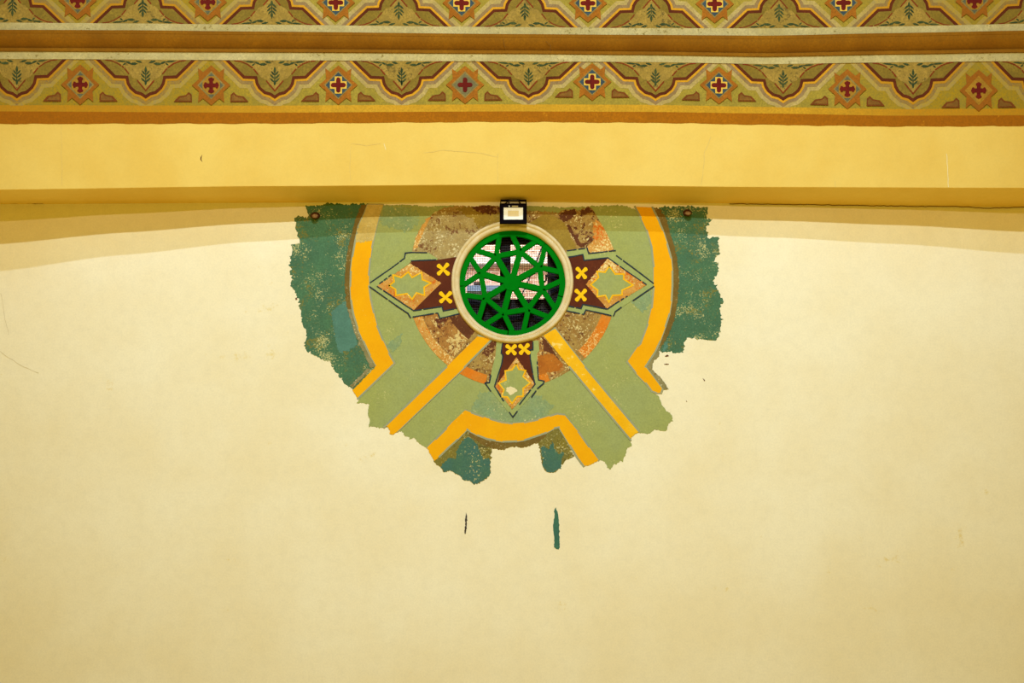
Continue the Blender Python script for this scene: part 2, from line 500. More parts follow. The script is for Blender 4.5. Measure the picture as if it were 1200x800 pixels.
# moulding between the two friezes: fillet, rounded belly, fillet
bel = []
for k in range(9):
    t = k / 8.0; a = t * math.pi / 2
    bel.append(mixrow(e_mt, e_ct, 0.16 + 0.60 * t, 0.004 + 0.062 * math.cos(a)))
trim2 = strip('trim_2', [row(e_mt, 0.0, -0.2), row(e_mt, 0.070), mixrow(e_mt, e_ct, 0.14, 0.070)] + bel + [mixrow(e_mt, e_ct, 0.815, -0.006), mixrow(e_mt, e_ct, 0.83, 0.030), mixrow(e_mt, e_ct, 0.97, 0.032), row(e_ct, 0.0, 0.3)], m_mould)
trim3 = strip('trim_3', [row(e_ct, 0.0, -0.6), row(e_ct, 0.016, -0.4), row(e_cb, 0.016), row(e_cb, 0.0, 0.2)], m_cream)
trim4 = strip('trim_4', [row(e_ut, 0.0, -0.2), row(e_ut, 0.016), row(e_mt, 0.016, 0.5), row(e_mt, 0.0, 0.7)], m_cream)
# plain arch above the upper frieze, out of the frame
trim5 = strip('trim_5', [lambda x: P(x, -300, gk(x)), lambda x: P(x, e_ut(x) - 78, gk(x))], m_face)
trim6 = strip('trim_6', [lambda x: P(x, -300, gk(x)) , lambda x: P(x, -300, 0.0)], m_face)
def fmap(x, y): return P(x, y, gk(x) + 0.0015)
def smap(x, y):
    t = (y - e_sof(x)) / (e_jun(x) - e_sof(x)); return P(x, y, gk(x) * (1 - t) + 0.004)
for pth, w, mt in (([(833, 160), (826, 178), (822, 217)], 0.5, m_crack), ([(1109, 180), (1111, 196), (1111.5, 219)], 0.7, m_blot),
                   ([(450, 168), (452, 175)], 0.6, m_blot), ([(411, 169), (413, 168), (430, 171), (446, 168)], 0.4, m_crack),
                   ([(411, 171), (410, 184), (411, 212)], 0.4, m_crack), ([(584, 180), (583, 200), (584, 216)], 0.4, m_crack),
                   ([(72, 146), (72, 180), (73, 217)], 0.4, m_crack), ([(498, 179), (520, 176), (560, 179), (583, 184)], 0.5, m_crack),
                   ([(978, 212), (979, 219)], 0.6, m_crack)):
    crack(trim1, pth, w, mt, fmap)
b = bmesh.new(); add_flat(b, [(237.2, 181), (235, 184), (234.6, 187), (237.4, 190), (236, 186.5), (236.6, 183)], fmap)
link('chip', b, m_chip, trim1)
crack(trim1, [(2, 238.2), (20, 238), (50, 238.4)], 0.8, m_crack_d, lambda x, y: P(x, y, 0.02))
crack(trim1, [(855, 238.6), (900, 239.2), (950, 239.6), (1000, 240.6), (1060, 241.5), (1130, 242.4), (1160, 244), (1200, 242.6)], 0.9, m_crack_d, lambda x, y: P(x, y, 0.02))
for pth in ([(640, 48), (645, 53), (645, 62)], [(590, 46), (592, 56)]):
    crack(trim2, pth, 0.5, m_crack_d, lambda x, y: P(x, y, gk(x) + 0.072))

# ------------------------------------------------------------------ painted friezes
def cart_path(o=0.0):
    half = [(-70.5, -13.5), (-56, 0), (-36, 19), (-22, 19.6), (-20.5, 26.5), (-17.5, 31.5), (-11.5, 36.5), (-5, 38.2), (0, 41.5)]
    full = half + [(-x, y) for x, y in half[:-1]][::-1]
    return offset(full, o)
def frieze(name, label, stars, upper):
    root = empty(name, P(600, 97 if not upper else 6, gk(600)))
    tag(root, label, 'frieze')
    def fm(l, cx=None):
        def f(x, y):
            if upper:
                s = 1.0; py = e_ut(x) - y * s
            else:
                s = (e_pt(x) - e_cb(x)) / 51.5; py = e_cb(x) + y * s
            return P(x, py, gk(x) + 0.003 + 0.0016 * l)
        return f
    H = 51.5
    b = bmesh.new(); add_flat(b, rect(-240, -0.8, 1440, H + 0.5), fm(0), 0, 10); link('painted_ground', b, m_ffield, root)
    # plain borders: pale band and brown band
    if upper:
        b = bmesh.new(); add_flat(b, rect(-240, H, 1440, H + 8), fm(1), 0, 10); link('pale_band', b, m_pale, root)
        b = bmesh.new(); add_flat(b, rect(-240, H + 8, 1440, H + 27), fm(1), 0, 10); link('brown_band', b, m_brown, root)
    else:
        for nm, ea, eb, m, l in (('pale_band', e_pt, e_bt, m_pale, 0.004), ('brown_band', e_bt, e_bb, m_brown, 0.0055)):
            b = bmesh.new(); A = []; Bv = []; Cv = []
            x = -240
            while x <= 1440:
                wob = 0.45 * math.sin(x * 0.11) * math.sin(x * 0.037) + random.uniform(-.25, .25)
                A.append(b.verts.new(P(x, ea(x) - (0.3 if nm == 'pale_band' else 0), gk(x) + l))); Bv.append(b.verts.new(P(x, eb(x) + (wob if nm == 'brown_band' else 0.5), gk(x) + l)))
                Cv.append(b.verts.new(P(x, eb(x) + (wob if nm == 'brown_band' else 0.5), gk(x) - 0.002)))
                x += 6
            for i in range(len(A) - 1):
                b.faces.new((A[i], Bv[i], Bv[i + 1], A[i + 1])); b.faces.new((Bv[i], Cv[i], Cv[i + 1], Bv[i + 1]))
            link(nm, b, m, root)
    xs = [s[0] for s in stars]
    cxs = [(a + c) / 2 for a, c in zip(xs, xs[1:])]
    cxs = [cxs[0] - 151] + cxs + [cxs[-1] + 151]
    def grain(pts, cx): return [(cx + x, y) for x, y in pts]
    for ci, cx in enumerate(cxs):
        b = bmesh.new()
        for l, (o, mi) in enumerate(((12.6, 0), (8.0, 1), (4.3, 2), (1.8, 3), (-1.6, 4))):
            pts = clip_y(grain(cart_path(o), cx), -0.4, H)
            add_flat(b, pts, fm(1 + l), mi, 10)
        car = link('scalloped_cartouche', b, [m_beige, m_taupe, m_yel_l, m_maroon_l, m_olive], root)
        b = bmesh.new()
        lil = [(-47, -0.2), (-33, 3.5), (-20, 14.5), (-15.5, 20), (-10, 22), (0, 33.5), (10, 22), (15.5, 20), (20, 14.5), (33, 3.5), (47, -0.2)]
        add_flat(b, grain(lil, cx), fm(6.2), 0, 10); link('lily', b, m_tan, car)
        for s in (-1, 1):
            b = bmesh.new()
            stroke(b, grain([(s * 47, 0.4), (s * 40, 1.4), (s * 33, 4), (s * 26, 8.5)], cx), 1.3, fm(7), 0, 0.1)
            stroke(b, grain([(s * 24.5, 10), (s * 20, 15.5)], cx), 1.4, fm(7), 0)
            link('red_line', b, m_redline, car)
        b = bmesh.new()
        stroke(b, grain([(-9.5, 23.5), (0, 34.5), (9.5, 23.5)], cx), 1.5, fm(7), 0)
        link('red_chevron', b, m_redline, car)
        b = bmesh.new()
        def leaf(x0, y0, x1, y1, w):
            dx, dy = x1 - x0, y1 - y0; l = math.hypot(dx, dy); nx, ny = -dy / l * w, dx / l * w
            q = [(x0, y0), (x0 + dx * .35 + nx, y0 + dy * .35 + ny), (x0 + dx * .7 + nx * .8, y0 + dy * .7 + ny * .8), (x1, y1), (x0 + dx * .7 - nx * .8, y0 + dy * .7 - ny * .8), (x0 + dx * .35 - nx, y0 + dy * .35 - ny)]
            add_flat(b, grain(q, cx), fm(8), 0)
        stroke(b, grain([(0, 8), (0, 27)], cx), 1.1, fm(8), 0)
        leaf(0, 15, 0, 7.5, 1.5)
        for s in (-1, 1):
            leaf(s * 0.3, 17, s * 4.5, 12, 1.0); leaf(s * 0.3, 21, s * 6, 15.5, 1.1); leaf(s * 0.3, 25, s * 5.8, 20, 1.1)
        leaf(0, 22, 0, 29, 1.5)
        link('leaf_sprig', b, m_leaf, car)
        for s in (-1, 1):
            b = bmesh.new()
            leaf(s * 4, 3.2, s * 12, 1.2, 1.2); leaf(s * 9, 4.4, s * 19, 4.8, 1.5); leaf(s * 17, 4.5, s * 24, 1.8, 1.2); leaf(s * 22, 2.4, s * 36, 1.2, 1.0); leaf(s * 23, 3.4, s * 27, 6.4, 0.9)
            link('leaf_scroll', b, m_leaf, car)
    for i, (sx, dyc, st) in enumerate(stars):
        half = [(0, -22.5), (9.5, -14.8), (15.4, -19.2), (14.4, -7), (22.6, 0)]
        q1 = half
        q2 = [(x, -y) for x, y in half[::-1]][1:]
        right = q1 + q2
        left = [(-x, y) for x, y in right[1:-1]][::-1]
        star = [(sx + x, 27.2 + dyc + y) for x, y in right + left]
        b = bmesh.new(); add_flat(b, star, fm(7), 0, 10)
        so = link('star_medallion', b, m_star, root)
        dm = lambda r: [(sx, 27.2 + dyc - r), (sx + r * 1.02, 27.2 + dyc), (sx, 27.2 + dyc + r), (sx - r * 1.02, 27.2 + dyc)]
        b = bmesh.new()
        if st == 'blue':
            add_flat(b, dm(16.4), fm(8), 0); add_flat(b, dm(14.6), fm(9), 1)
        elif st == 'dim':
            add_flat(b, dm(16), fm(8), 0); add_flat(b, dm(13.8), fm(9), 2)
        else:
            add_flat(b, dm(16), fm(8), 0 if st == 'aged' else 3); add_flat(b, dm(13.5), fm(9), 3)
            if st == 'aged':
                for ax, ay in ((0, -1), (0, 1), (1, 0), (-1, 0)):
                    c0 = (sx + ax * 10.2, 27.2 + dyc + ay * 10.2)
                    add_flat(b, [(c0[0] + ax * 4, c0[1] + ay * 4), (c0[0] - ay * 3.6, c0[1] + ax * 3.6), (c0[0] + ay * 3.6, c0[1] - ax * 3.6)], fm(10), 4)
        link('diamond', b, [m_edge, m_blue, m_grey, m_gold, m_tri], so)
        b = bmesh.new()
        cyc = 27.2 + dyc
        def plus(L_, w, m, l):
            q = [(w, -L_), (w, -w), (L_, -w), (L_, w), (w, w), (w, L_), (-w, L_), (-w, w), (-L_, w), (-L_, -w), (-w, -w), (-w, -L_)]
            add_flat(b, [(sx + x, cyc + y) for x, y in q], fm(l), m)
        def disc(x, y, r, m, l):
            add_flat(b, [(sx + x + r * math.cos(k * math.pi / 5), cyc + y + r * math.sin(k * math.pi / 5)) for k in range(10)], fm(l), m)
        if st in ('blue', 'dim'):
            if st == 'blue': plus(9.8, 4.3, 0, 10.5)
            plus(6.4, 2.6, 1, 11.5)
            for ax, ay in ((0, 1), (0, -1), (1, 0), (-1, 0)): disc(ax * 6.2, ay * 6.2, 2.6, 1, 11.8)
            disc(0, 0, 3.9, 1, 12.1)
        else:
            plus(5.6, 2.2, 1, 11.5)
            for ax, ay in ((0, 1), (0, -1), (1, 0), (-1, 0)):
                disc(ax * 7.0, ay * 7.0, 2.1, 1, 11.8)
                disc(ax * 6.6 + ay * 1.9, ay * 6.6 + ax * 1.9, 1.6, 1, 12.1); disc(ax * 6.6 - ay * 1.9, ay * 6.6 - ax * 1.9, 1.6, 1, 12.4)
            disc(0, 0, 3.4, 1, 12.7)
        link('cross', b, [m_cyel, m_cred], so)
        for s in (-1, 1):
            w = [(-44, 18.6), (-38, 12.4), (-30, 11.2), (-26.4, 7.6), (-22.8, 10.6), (-22.4, 18.8)]
            wi = [(-39.5, 17.2), (-36.5, 14), (-29.5, 12.8), (-26.2, 10), (-24.2, 12), (-24, 17.4)]
            b = bmesh.new()
            add_flat(b, [(sx - s * (-x) if s < 0 else sx - x, cyc + y) for x, y in w] if False else [(sx + (x if s < 0 else -x), cyc + y) for x, y in w], fm(7), 0)
            pale = (i == len(stars) - 1 and s < 0 and not upper)
            add_flat(b, [(sx + (x if s < 0 else -x), cyc + y) for x, y in wi], fm(8), 2 if pale else 1)
            link('wedge', b, [m_wedge, m_wedge_in, m_wedge_pale], root)
    return root
frieze('painted_frieze', 'lower painted frieze of stars and downward scallops, directly over the plain yellow beam',
       [(94, 1.0, 'aged'), (247.5, 1.2, 'aged'), (396.5, 0.8, 'blue'), (545, 0.6, 'dim'), (694, -3.2, 'blue'), (842.5, -1.0, 'blue'), (993, 2.2, 'aged'), (1147, 4.2, 'gold'), (1298, 1.0, 'aged')], False)
frieze('painted_frieze', 'upper painted frieze of stars and upward scallops, above the brown moulding',
       [(-62, 0, 'aged'), (91, -0.6, 'aged'), (243.5, -1.0, 'aged'), (393.5, -0.4, 'blue'), (541, 0.6, 'blue'), (689, 1.6, 'blue'), (837.5, 1.4, 'blue'), (988.5, 1.4, 'blue'), (1142, 0.8, 'aged'), (1293, 0, 'aged')], True)

# ------------------------------------------------------------------ uncovered wall painting round the oculus
mural = empty('wall_painting', P(600, 568))
tag(mural, 'uncovered old wall painting with green, teal and yellow geometric bands around the round window', 'mural')
RIM = [(CX + 67.0 * math.cos(math.radians(4 * k)), CY + 67.0 * math.sin(math.radians(4 * k))) for k in range(90)]
def piece(name, polys, mats, parent, layer, rough=0.9, hole=None, edge=False):
    b = bmesh.new()
    if not isinstance(mats, list): mats = [mats]
    for q in polys:
        mi = 0
        if isinstance(q[0], int): mi, q = q[0], q[1]
        add_flat(b, jag(q, rough), wmap(layer + mi * 0.5), mi, None, hole)
        if edge:
            on = False; pv = None
            for p in q:
                if p in ('j', 'k'): on = p == 'j'; continue
                if pv is not None and not on: stroke(b, [pv, p], 2.2, wmap(layer - 0.3), len(mats) - 1)
                pv = p
    return link(name, b, mats, parent)
tl = piece('teal_ground', [[(433, 239.5), 'j', (411, 239), (410, 240.5), (407, 240.5), (406, 239), (398, 238), (382, 238), (381, 239.5), (374, 240.5), (367, 241), (357.5, 241.5), (360, 247), (362, 252), (361, 253.5), (348, 254), (345, 257), (347, 262), (346, 268), (349, 272), (351, 280), (352, 285), (344, 286), (340.5, 287), (343, 293), (342, 298), (339, 300), (341, 306), (338, 310), (341, 314), (340, 320), (342, 326), (341, 333), (340, 335), (344, 339), (347, 346), (350, 353), (351, 360), (353, 366), (353, 377), (355, 381), (358, 385), (359, 390), (359, 396), (356, 402), (357.5, 408), (360, 412), (366, 415), (371, 417), (375, 420), (381, 423), (387, 424), (389, 430), (392, 433), (395, 437), (398, 443), (402, 447), (407, 451.5), (410, 453), (413, 457.5), 'k', (443, 428), (426, 395), (416, 360), (415, 300), (424, 262)]], m_teal, mural, 0, 1.5)
piece('blue_patch', [['j', (388, 366), (396, 358), (406, 352), (411, 372), (416, 388), (419, 403), (410, 411), (398, 413), (394, 402), (391, 385), (388, 366)]], m_teal_b, tl, 1, 1.2)
tr = piece('teal_ground', [[(770, 245), 'j', (774, 243.5), (778, 242), (788, 241.5), (800, 241.5), (812, 241.5), (815, 244), (817, 242.5), (820, 243.5), (826, 243), (830, 242.5), (829, 248), (828, 256), (835, 256), (832, 260), (829, 264), (828, 268), (829, 274), (830, 279), (834, 278), (842, 277.5), (842, 284), (843, 292), (843.5, 298), (838, 303), (836, 307), (842, 307.5), (841, 316), (840.5, 321), (835, 329.5), (838, 334), (842, 340), (844, 347), (847, 350), (846.5, 356), (843, 362), (844.5, 368), (845.5, 377), (844, 385), (842, 390), (843, 394), (838.5, 399), 'k', (830, 398.5), (820, 397), 'j', (805, 395.5), (801.5, 401), (801, 413), (790, 413.5), (775, 412), 'k', (771, 410), (786, 370), (788, 310)]], m_teal, mural, 0, 1.5)
piece('blue_patch', [['j', (776, 411), (779, 402), (782, 400), (783, 406), (779, 411.5), (776, 411)]], m_teal_b, tr, 1, .6)
# sage field
green = piece('sage_field', [[(447, 240), 'j', (460, 240), (480, 240), (496, 242), (530, 241), (560, 243), (600, 240), (640, 242), (660, 243), (692, 241.5), (715, 241), (735, 241), (742, 244), 'k', (768, 262), (772, 320), (766, 372), (750, 406), (738, 424), (764, 459),
        'j', (771, 463), (773, 468), (777, 476), (780, 480), (787, 486), (789, 493), (786, 493.5), (783, 498), (781, 504), (775, 504.5), (768, 503), (762, 507.5), (757, 508), (749, 505.5), 'k', (745, 503), (737, 514), (740.5, 521),
        'j', (734, 527), (733, 532), (731, 536), (730, 541.5), (727, 539.5), (722, 544.5), (719, 544.5), (716, 549.5), (714, 550), (711, 545), (709, 541), (702.5, 538.5), 'k', (664, 489), (655, 492), (600, 498), (556, 488), (548, 484), (500.5, 523.5),
        'j', (497, 523), (492, 520), (488, 517), (486, 513), (479, 515), (480, 512), (475, 511), (473, 509), (471, 505), (467, 505), 'k', (460, 500), (451, 500.5),
        'j', (446, 501), (438, 499.5), (432.5, 500.5), (433, 496), (433, 490), (431, 484), (432, 478), (431, 472.5), (425, 472), (418, 472.5), (421, 466), 'k', (458, 428), (432, 370), (428, 320), (434, 280)]], m_green, mural, 1, 0.9, RIM)
piece('worn_patch', [['j', (560, 462), (575, 458), (592, 474), (600, 482), (610, 474), (626, 462), (640, 468), (648, 478), (640, 490), (616, 496), (600, 497), (580, 493), (566, 489), (552, 482), (560, 462)]], m_green_w, green, 2, 2.2)
piece('worn_patch', [['j', (449, 242), (480, 244), (492, 250), (490, 262), (478, 272), (462, 268), (446, 262), (449, 242)]], m_green_w, green, 2, 2.2)
piece('worn_patch', [['j', (454, 404), (462, 396), (472, 390), (470, 402), (460, 414), (454, 404)]], m_green_w, green, 2, 1.4)
piece('worn_patch', [['j', (738, 352), (762, 340), (764, 356), (752, 366), (738, 352)]], m_green_w, green, 2, 1.4)
# borders beside the yellow bands
piece('brown_border', [['j', (423, 240), (415, 262), (409, 285), (406, 300), (404.5, 318), (404, 335), (405, 350), (408, 366), 'k', (415, 366), (413, 340), (413, 315), (419, 282), (432, 250), (434, 239.5)]], m_bstrip, mural, 2, .7)
piece('brown_border', [['j', (407, 362), (411, 375), (415.5, 390), (421.5, 405), (429.5, 420), (434, 431), 'k', (441, 429), (436, 418), (426, 400), (416, 376), (414, 362)], ['j', (410, 452), (431, 431.5), (434, 433), (412.5, 455.5), (410, 452)]], m_bstrip_w, mural, 2.3, .8)
piece('brown_border', [[(764.5, 243), 'j', (774, 245), (782, 259), (785, 272), (790, 288), (793.5, 302), (795.5, 320), (795.5, 335), (794, 353), (790.5, 372), (787, 384), (781, 397), (773, 409), 'k', (770, 404), (778, 382), (785, 350), (785, 310), (775, 266)]], m_bstrip, mural, 2, .7)
piece('brown_border', [[(774, 402), 'j', (773, 408), (772.5, 417), (768, 421), (764.5, 426), (764.5, 433), (774, 442), (780, 450), (784, 456), (778, 456.5), 'k', (772, 456), (752, 430)]], m_bstrip_w, mural, 2.3, .8)
piece('brown_border', [[(548, 503), (560, 508), (590, 515), (615, 513), (641, 505), 'j', (640, 510), (631, 518.5), (625, 520), (618, 523), (610, 524.5), (606, 523), (598, 523.5), (593, 525), (590.5, 527.5), (580, 525.5), (576, 525), (564, 520), (550, 511), 'k']], m_bstrip, mural, 2, .8)
# lower painted remnants
rl = piece('lower_remnant', [[(546, 502), (560, 510), (575, 516), 'j', (576, 525), (576.5, 530), (575, 540), (574, 555), (571, 560), (566, 563), (560, 566), (556, 568), (553, 565), (548, 563), (543, 562), (539, 557), (535, 555), (530, 552), (524, 551.5), (520, 553), (516, 547), (513, 545), (508, 540), 'k', (512, 532)]], m_olive_p, mural, 1.4, 1.1)
piece('teal_patch', [['j', (548, 512), (553, 514), (559, 520), (562, 528), (566, 538), (572, 536), (574.8, 542), (574, 555), (571, 560), (566, 563), (560, 566), (556, 567.5), (553, 565), (548, 563), (543, 562), (539, 557), (535, 555), (530, 552), (524, 551.5), (520, 553), (516, 547), (521, 541), (526, 536), (533, 538), (536, 525), (541, 518), (548, 512)]], m_teal_d, rl, 2.2, 1.1)
rr = piece('lower_remnant', [[(641, 505), (654, 499), (668, 521), 'j', (673, 534.5), (668, 537), (662, 540), (658, 546), (653, 551), (648, 554), (641, 553), (636, 546), (635, 540), (633, 530), (631, 518), 'k']], m_olive_p, mural, 1.4, 1.0)
piece('teal_patch', [['j', (634, 524), (638, 520), (642, 527), (648, 517), (650, 526), (655, 532), (661, 530), (658, 540), (658, 546), (653, 551), (648, 553.5), (641, 553), (636, 545.5), (634, 524)]], m_teal_d, rr, 2.2, 1.1)
# yellow bands and stripes
lb = piece('yellow_band', [[(449, 240), (431, 240), (427, 250), (420, 265), (416.3, 282), (413, 300), (411, 318), (410.5, 335), (411.5, 352), (414, 368), (419, 384), (426, 400), (433.5, 416), (441, 428.5), 'j', (413, 457.5), (419.5, 467), 'k', (462.5, 425.5), (456, 414), (448.5, 398), (442, 382), (438, 366), (434.5, 350), (432.5, 335), (432.3, 322), (434, 303), (436, 290), (438, 280), (441, 266), (445, 252)]], [m_yellow, m_gline], mural, 4, .4, edge=True)
piece('faded_end', [[(449.5, 239.5), (430.5, 239.5), (427, 250), (420, 265), 'j', (416.2, 284), (424, 284), (438, 280), 'k', (441, 266), (445, 252)]], m_yel_pale, lb, 5, 1.2)
piece('yellow_band', [[(744, 242), (751, 255), (758, 270), (763.5, 289), (766, 312), (766, 337), (764, 360), (759, 380), (750.5, 402.5), (748, 405), (735, 424), (745, 437), (757, 449), (764, 458.5), (769, 460.3), (775, 460), (776.5, 456), (756.5, 429.5), (768, 412), (773.5, 400), (780, 382), (784.5, 368), (787, 352), (788, 335), (788, 318), (786.5, 302), (782, 286), (776.5, 269), (771.5, 257), (764.5, 243)]], [m_yellow, m_gline], mural, 4, .9, edge=True)
piece('yellow_band', [[(545, 480.5), (553, 483.5), (566, 488), (575, 490.8), (588, 494.5), (600, 496), (615, 494.8), (630, 491.5), (645, 487), (653, 484.5), (661, 485.5), (678, 506), (690, 523), (701.5, 539), 'j', (697, 541), (690, 545), (684, 546), 'k', (677, 537), (668, 522), (655, 500.5), (650, 501.5), (640, 507), (630, 510.5), (615, 515.5), (605, 517), (590, 517.5), (580, 516), (570, 514), (560, 510), (550, 505), (547.5, 503), (536, 515), (525, 525), (515, 535), 'j', (509.5, 540), (503, 530), (500.5, 524), 'k', (511, 514), (523, 502), (530, 494.5)]], [m_yellow, m_gline], mural, 4, .5, edge=True)
piece('yellow_stripe', [[(560.5, 393), (578, 396), (544.5, 430), (466, 505), 'j', (460, 509), (456.5, 508), (457, 504), (454, 499.5), (450, 500.5), 'k', (523, 430)]], [m_yellow, m_gline], mural, 6, .7, edge=True)
piece('yellow_stripe', [[(636, 392), (650, 384), (686, 430), (749, 505.5), 'j', (740.5, 511), (739, 515.5), 'k', (667.5, 430)]], [m_yel_w, m_gline], mural, 6, .7, edge=True)
# medallion
def arc(r, a0, a1, n=24, cx=CX, cy=CY):
    return [(cx + r * math.cos(math.radians(a0 + (a1 - a0) * i / n)), cy + r * math.sin(math.radians(a0 + (a1 - a0) * i / n))) for i in range(n + 1)]
def sector(a0, a1, r0, r1, n=24): return arc(r1, a0, a1, n) + arc(r0, a1, a0, n)
med = piece('medallion', [[(509, 248.5), 'j', (520, 243.5), (534, 241), (548, 241.5), (556, 244), (566, 240.5), (580, 241), (592, 243), (612, 246), (640, 248), (655, 249), (661, 246), (672, 245), (680, 246), (690, 241.5), (694.5, 245), 'k'] + [(704, 261), (710, 271), (716, 284), (719.5, 293)] + arc(123, -10, 190, 70) + [(483, 294), (487, 278), (494, 265)]], m_ochre, mural, 2.4, 1.0, RIM)
piece('upper_left_sector', [['j', (504, 254), (512, 250), (540, 247), (560, 250), (577, 262), (560, 274), (546, 288), (535, 303.5), (500, 304), (480, 304), 'k', (483, 294), (487, 278), (494, 265)]], m_beige_m, med, 3.2, 1.0)
piece('upper_left_olive', [['j', (534, 244), (550, 241.5), (556, 245), (566, 241), (586, 242), (588, 262), (576, 262), (560, 268), (556, 258), (545, 252), (534, 244)]], m_ochre_g, med, 3.6, 1.6)  # olive-ochre patch overlapping the beige sector
piece('dark_stain', [['j', (553, 243), (566, 240.6), (576, 241.5), (586, 243), (586, 249), (572, 251), (560, 248), (553, 243)]], m_darkbr, med, 4.2, 1.4)
piece('orange_edge', [['j', (500, 256), (505, 254), (496, 272), (489, 290), (484, 294), (487, 278), (494, 265), (500, 256)]], m_orange_w, med, 4.4, .7)
piece('upper_right_olive', [[(618, 262), 'j', (640, 250), (652, 254), (662, 262), (676, 291), 'k', (664, 293), (650, 285), (640, 270)]], m_ochre_g, med, 3.2, .8)
piece('dark_swirl', [['j', (664, 264), (668, 272), (676, 287), (681, 290), (688, 286), (695, 281), (694, 277), (690, 279), (688, 284), (681, 285), (677, 279), (680, 271), (686, 264), (685, 260), (681, 270), (675, 275), (671, 270), (667, 263), (664, 264)], ['j', (655, 250), (664, 247), (674, 245), (676, 250), (670, 256), (660, 260), (656, 256), (655, 250)], ['j', (680, 248), (690, 242), (695, 247), (688, 250), (681, 254), (680, 248)]], m_darkbr, med, 4.2, .9)
piece('rust_patch', [[(698, 257), (704, 261), (710, 271), (716, 284), (719.5, 293), 'j', (691, 297), (688, 289), (697, 280), (694, 268), (698, 257)]], m_orange_w, med, 3.7, 1.2)
piece('orange_edge', [sector(19.5, 46, 111, 123)], m_orange, med, 3.6)
piece('orange_edge', [sector(69, 75.5, 112, 123)], m_orange, med, 3.6)
piece('orange_edge', [sector(105, 121, 112, 123)], m_orange, med, 3.6)
piece('orange_edge', [sector(127, 160, 112.5, 123)], m_orange_w, med, 3.6)
piece('lower_left_sector', [sector(128, 159, 76, 112)], m_ochre_o, med, 3.2)
piece('dark_patch', [jag(sector(127.5, 156, 70, 84, 10))], m_darkbr, med, 3.8)
piece('lower_right_sector', [sector(22, 50, 68, 111)], m_ochre, med, 3.2)
piece('rust_sector', [[(632, 402), (637, 394), (660, 428), (662, 433), (650, 440), (632, 445), (629, 416)]], m_ochre_o, med, 3.2)
piece('rust_patch', [['j', (630, 417), (648, 414), (660, 427), (655, 434), (632, 439), (630, 417)]], paint('rust_plain', (194, 116, 34), (176, 98, 28), 6, wear=0.4, fleck=(220, 170, 90), fscale=20, fine=0.3), med, 3.8, .8)
piece('dark_patch', [['j', (635, 394), (641, 400), (652, 416), (645, 414), (637, 410), (635, 394)]], m_darkbr, med, 4.2, .8)
piece('dark_patch', [['j', (574, 399), (582, 400), (580, 410), (570, 418), (565, 414), (568, 406), (574, 399)]], m_darkbr, med, 3.8, 1)

# the three star motifs
def flower(cx, cy, r, parent, rot=0.0, l=9):
    b = bmesh.new()
    for k in range(4):
        a = math.radians(45 + 90 * k) + rot + random.uniform(-.12, .12)
        ca, sa = math.cos(a), math.sin(a); R_ = r * random.uniform(.92, 1.08)
        pts = []
        for u, w in ((0, 1.5), (R_ * .45, 2.0), (R_ * .8, 2.5)):
            pts.append((cx + ca * u - sa * w, cy + sa * u + ca * w))
        for j in range(1, 6):
            t = math.pi / 2 - j * math.pi / 6
            pts.append((cx + ca * (R_ * .8 + 2.0 * math.cos(t)) - sa * 2.5 * math.sin(t), cy + sa * (R_ * .8 + 2.0 * math.cos(t)) + ca * 2.5 * math.sin(t)))
        for u, w in ((R_ * .8, 2.5), (R_ * .45, 2.0), (0, 1.5)):
            pts.append((cx + ca * u + sa * w, cy + sa * u - ca * w))
        add_flat(b, pts, wmap(l + 0.15 * k))
    return link('cross_flower', b, m_flower, parent)
def motif(band, maroon, diamond, star, lines, flowers, dash, extra=None):
    b = bmesh.new()
    for q in band: add_flat(b, q, wmap(4.6), 0)
    add_flat(b, maroon, wmap(5.4), 1)
    m = link('star_motif', b, [m_strip, m_maroon], mural)
    b = bmesh.new(); add_flat(b, jag(diamond, .5), wmap(6.2)); dm = link('diamond', b, m_orange_w, m)
    b = bmesh.new(); add_flat(b, star, wmap(7.6), 1)
    stroke(b, star + [star[0]], 1.8, wmap(8.0), 0)
    link('green_star', b, [m_yel_w, m_green], m)
    for q in lines:
        b = bmesh.new(); stroke(b, q, 1.5, wmap(8.2), 0, dash)
        link('navy_outline', b, m_navy, m)
    for fx, fy, r in flowers: flower(fx, fy, r, m)
    return m, dm
# right
motif([[(664, 293.7), (688, 290.5), (690, 297), (720, 294), (723, 299), (766, 332), (766, 335), (721, 365), (718, 370), (686, 363), (684, 368.5), (664, 364), (664, 358), (681, 361.5), (683, 356.5), (711, 362), (758, 334), (712.5, 302), (684.5, 305), (683, 298), (664, 301)]],
      [(664, 300.5), (683, 298), (684.5, 305), (712.5, 302), (690, 333), (711, 362), (682.5, 356.5), (681, 361.5), (664, 358)],
      [(686.5, 333), 'j', (712.5, 302.5), (758, 333.5), (712, 362), 'k'],
      [(714, 311.5), (709, 318.8), (699.5, 318), (701.5, 325), (692, 333.5), (700.5, 340), (700, 347.5), (709.5, 346), (713.5, 354), (718, 346), (729, 345.5), (729, 340), (742, 334), (731, 327), (731, 321), (721, 321)],
      [[(665, 293.7), (688, 290.5), (690, 297), (721, 293.5)], [(722.5, 299.5), (745, 316), (766, 332)], [(666, 301.5), (683, 298), (684.5, 305), (712.5, 302), (735, 318), (757, 333)], [(712, 362), (722, 355), (735, 347)], [(766, 335.5), (742, 352)], [(728, 360), (721, 365), (719, 370)], [(664, 364), (684, 368.3), (686.5, 363), (718.5, 370)], [(666, 358.5), (681, 361.5), (683, 356.5), (711, 362)]],
      [(681.5, 319.5, 8.6), (681, 345.5, 9.0)], 0.22)
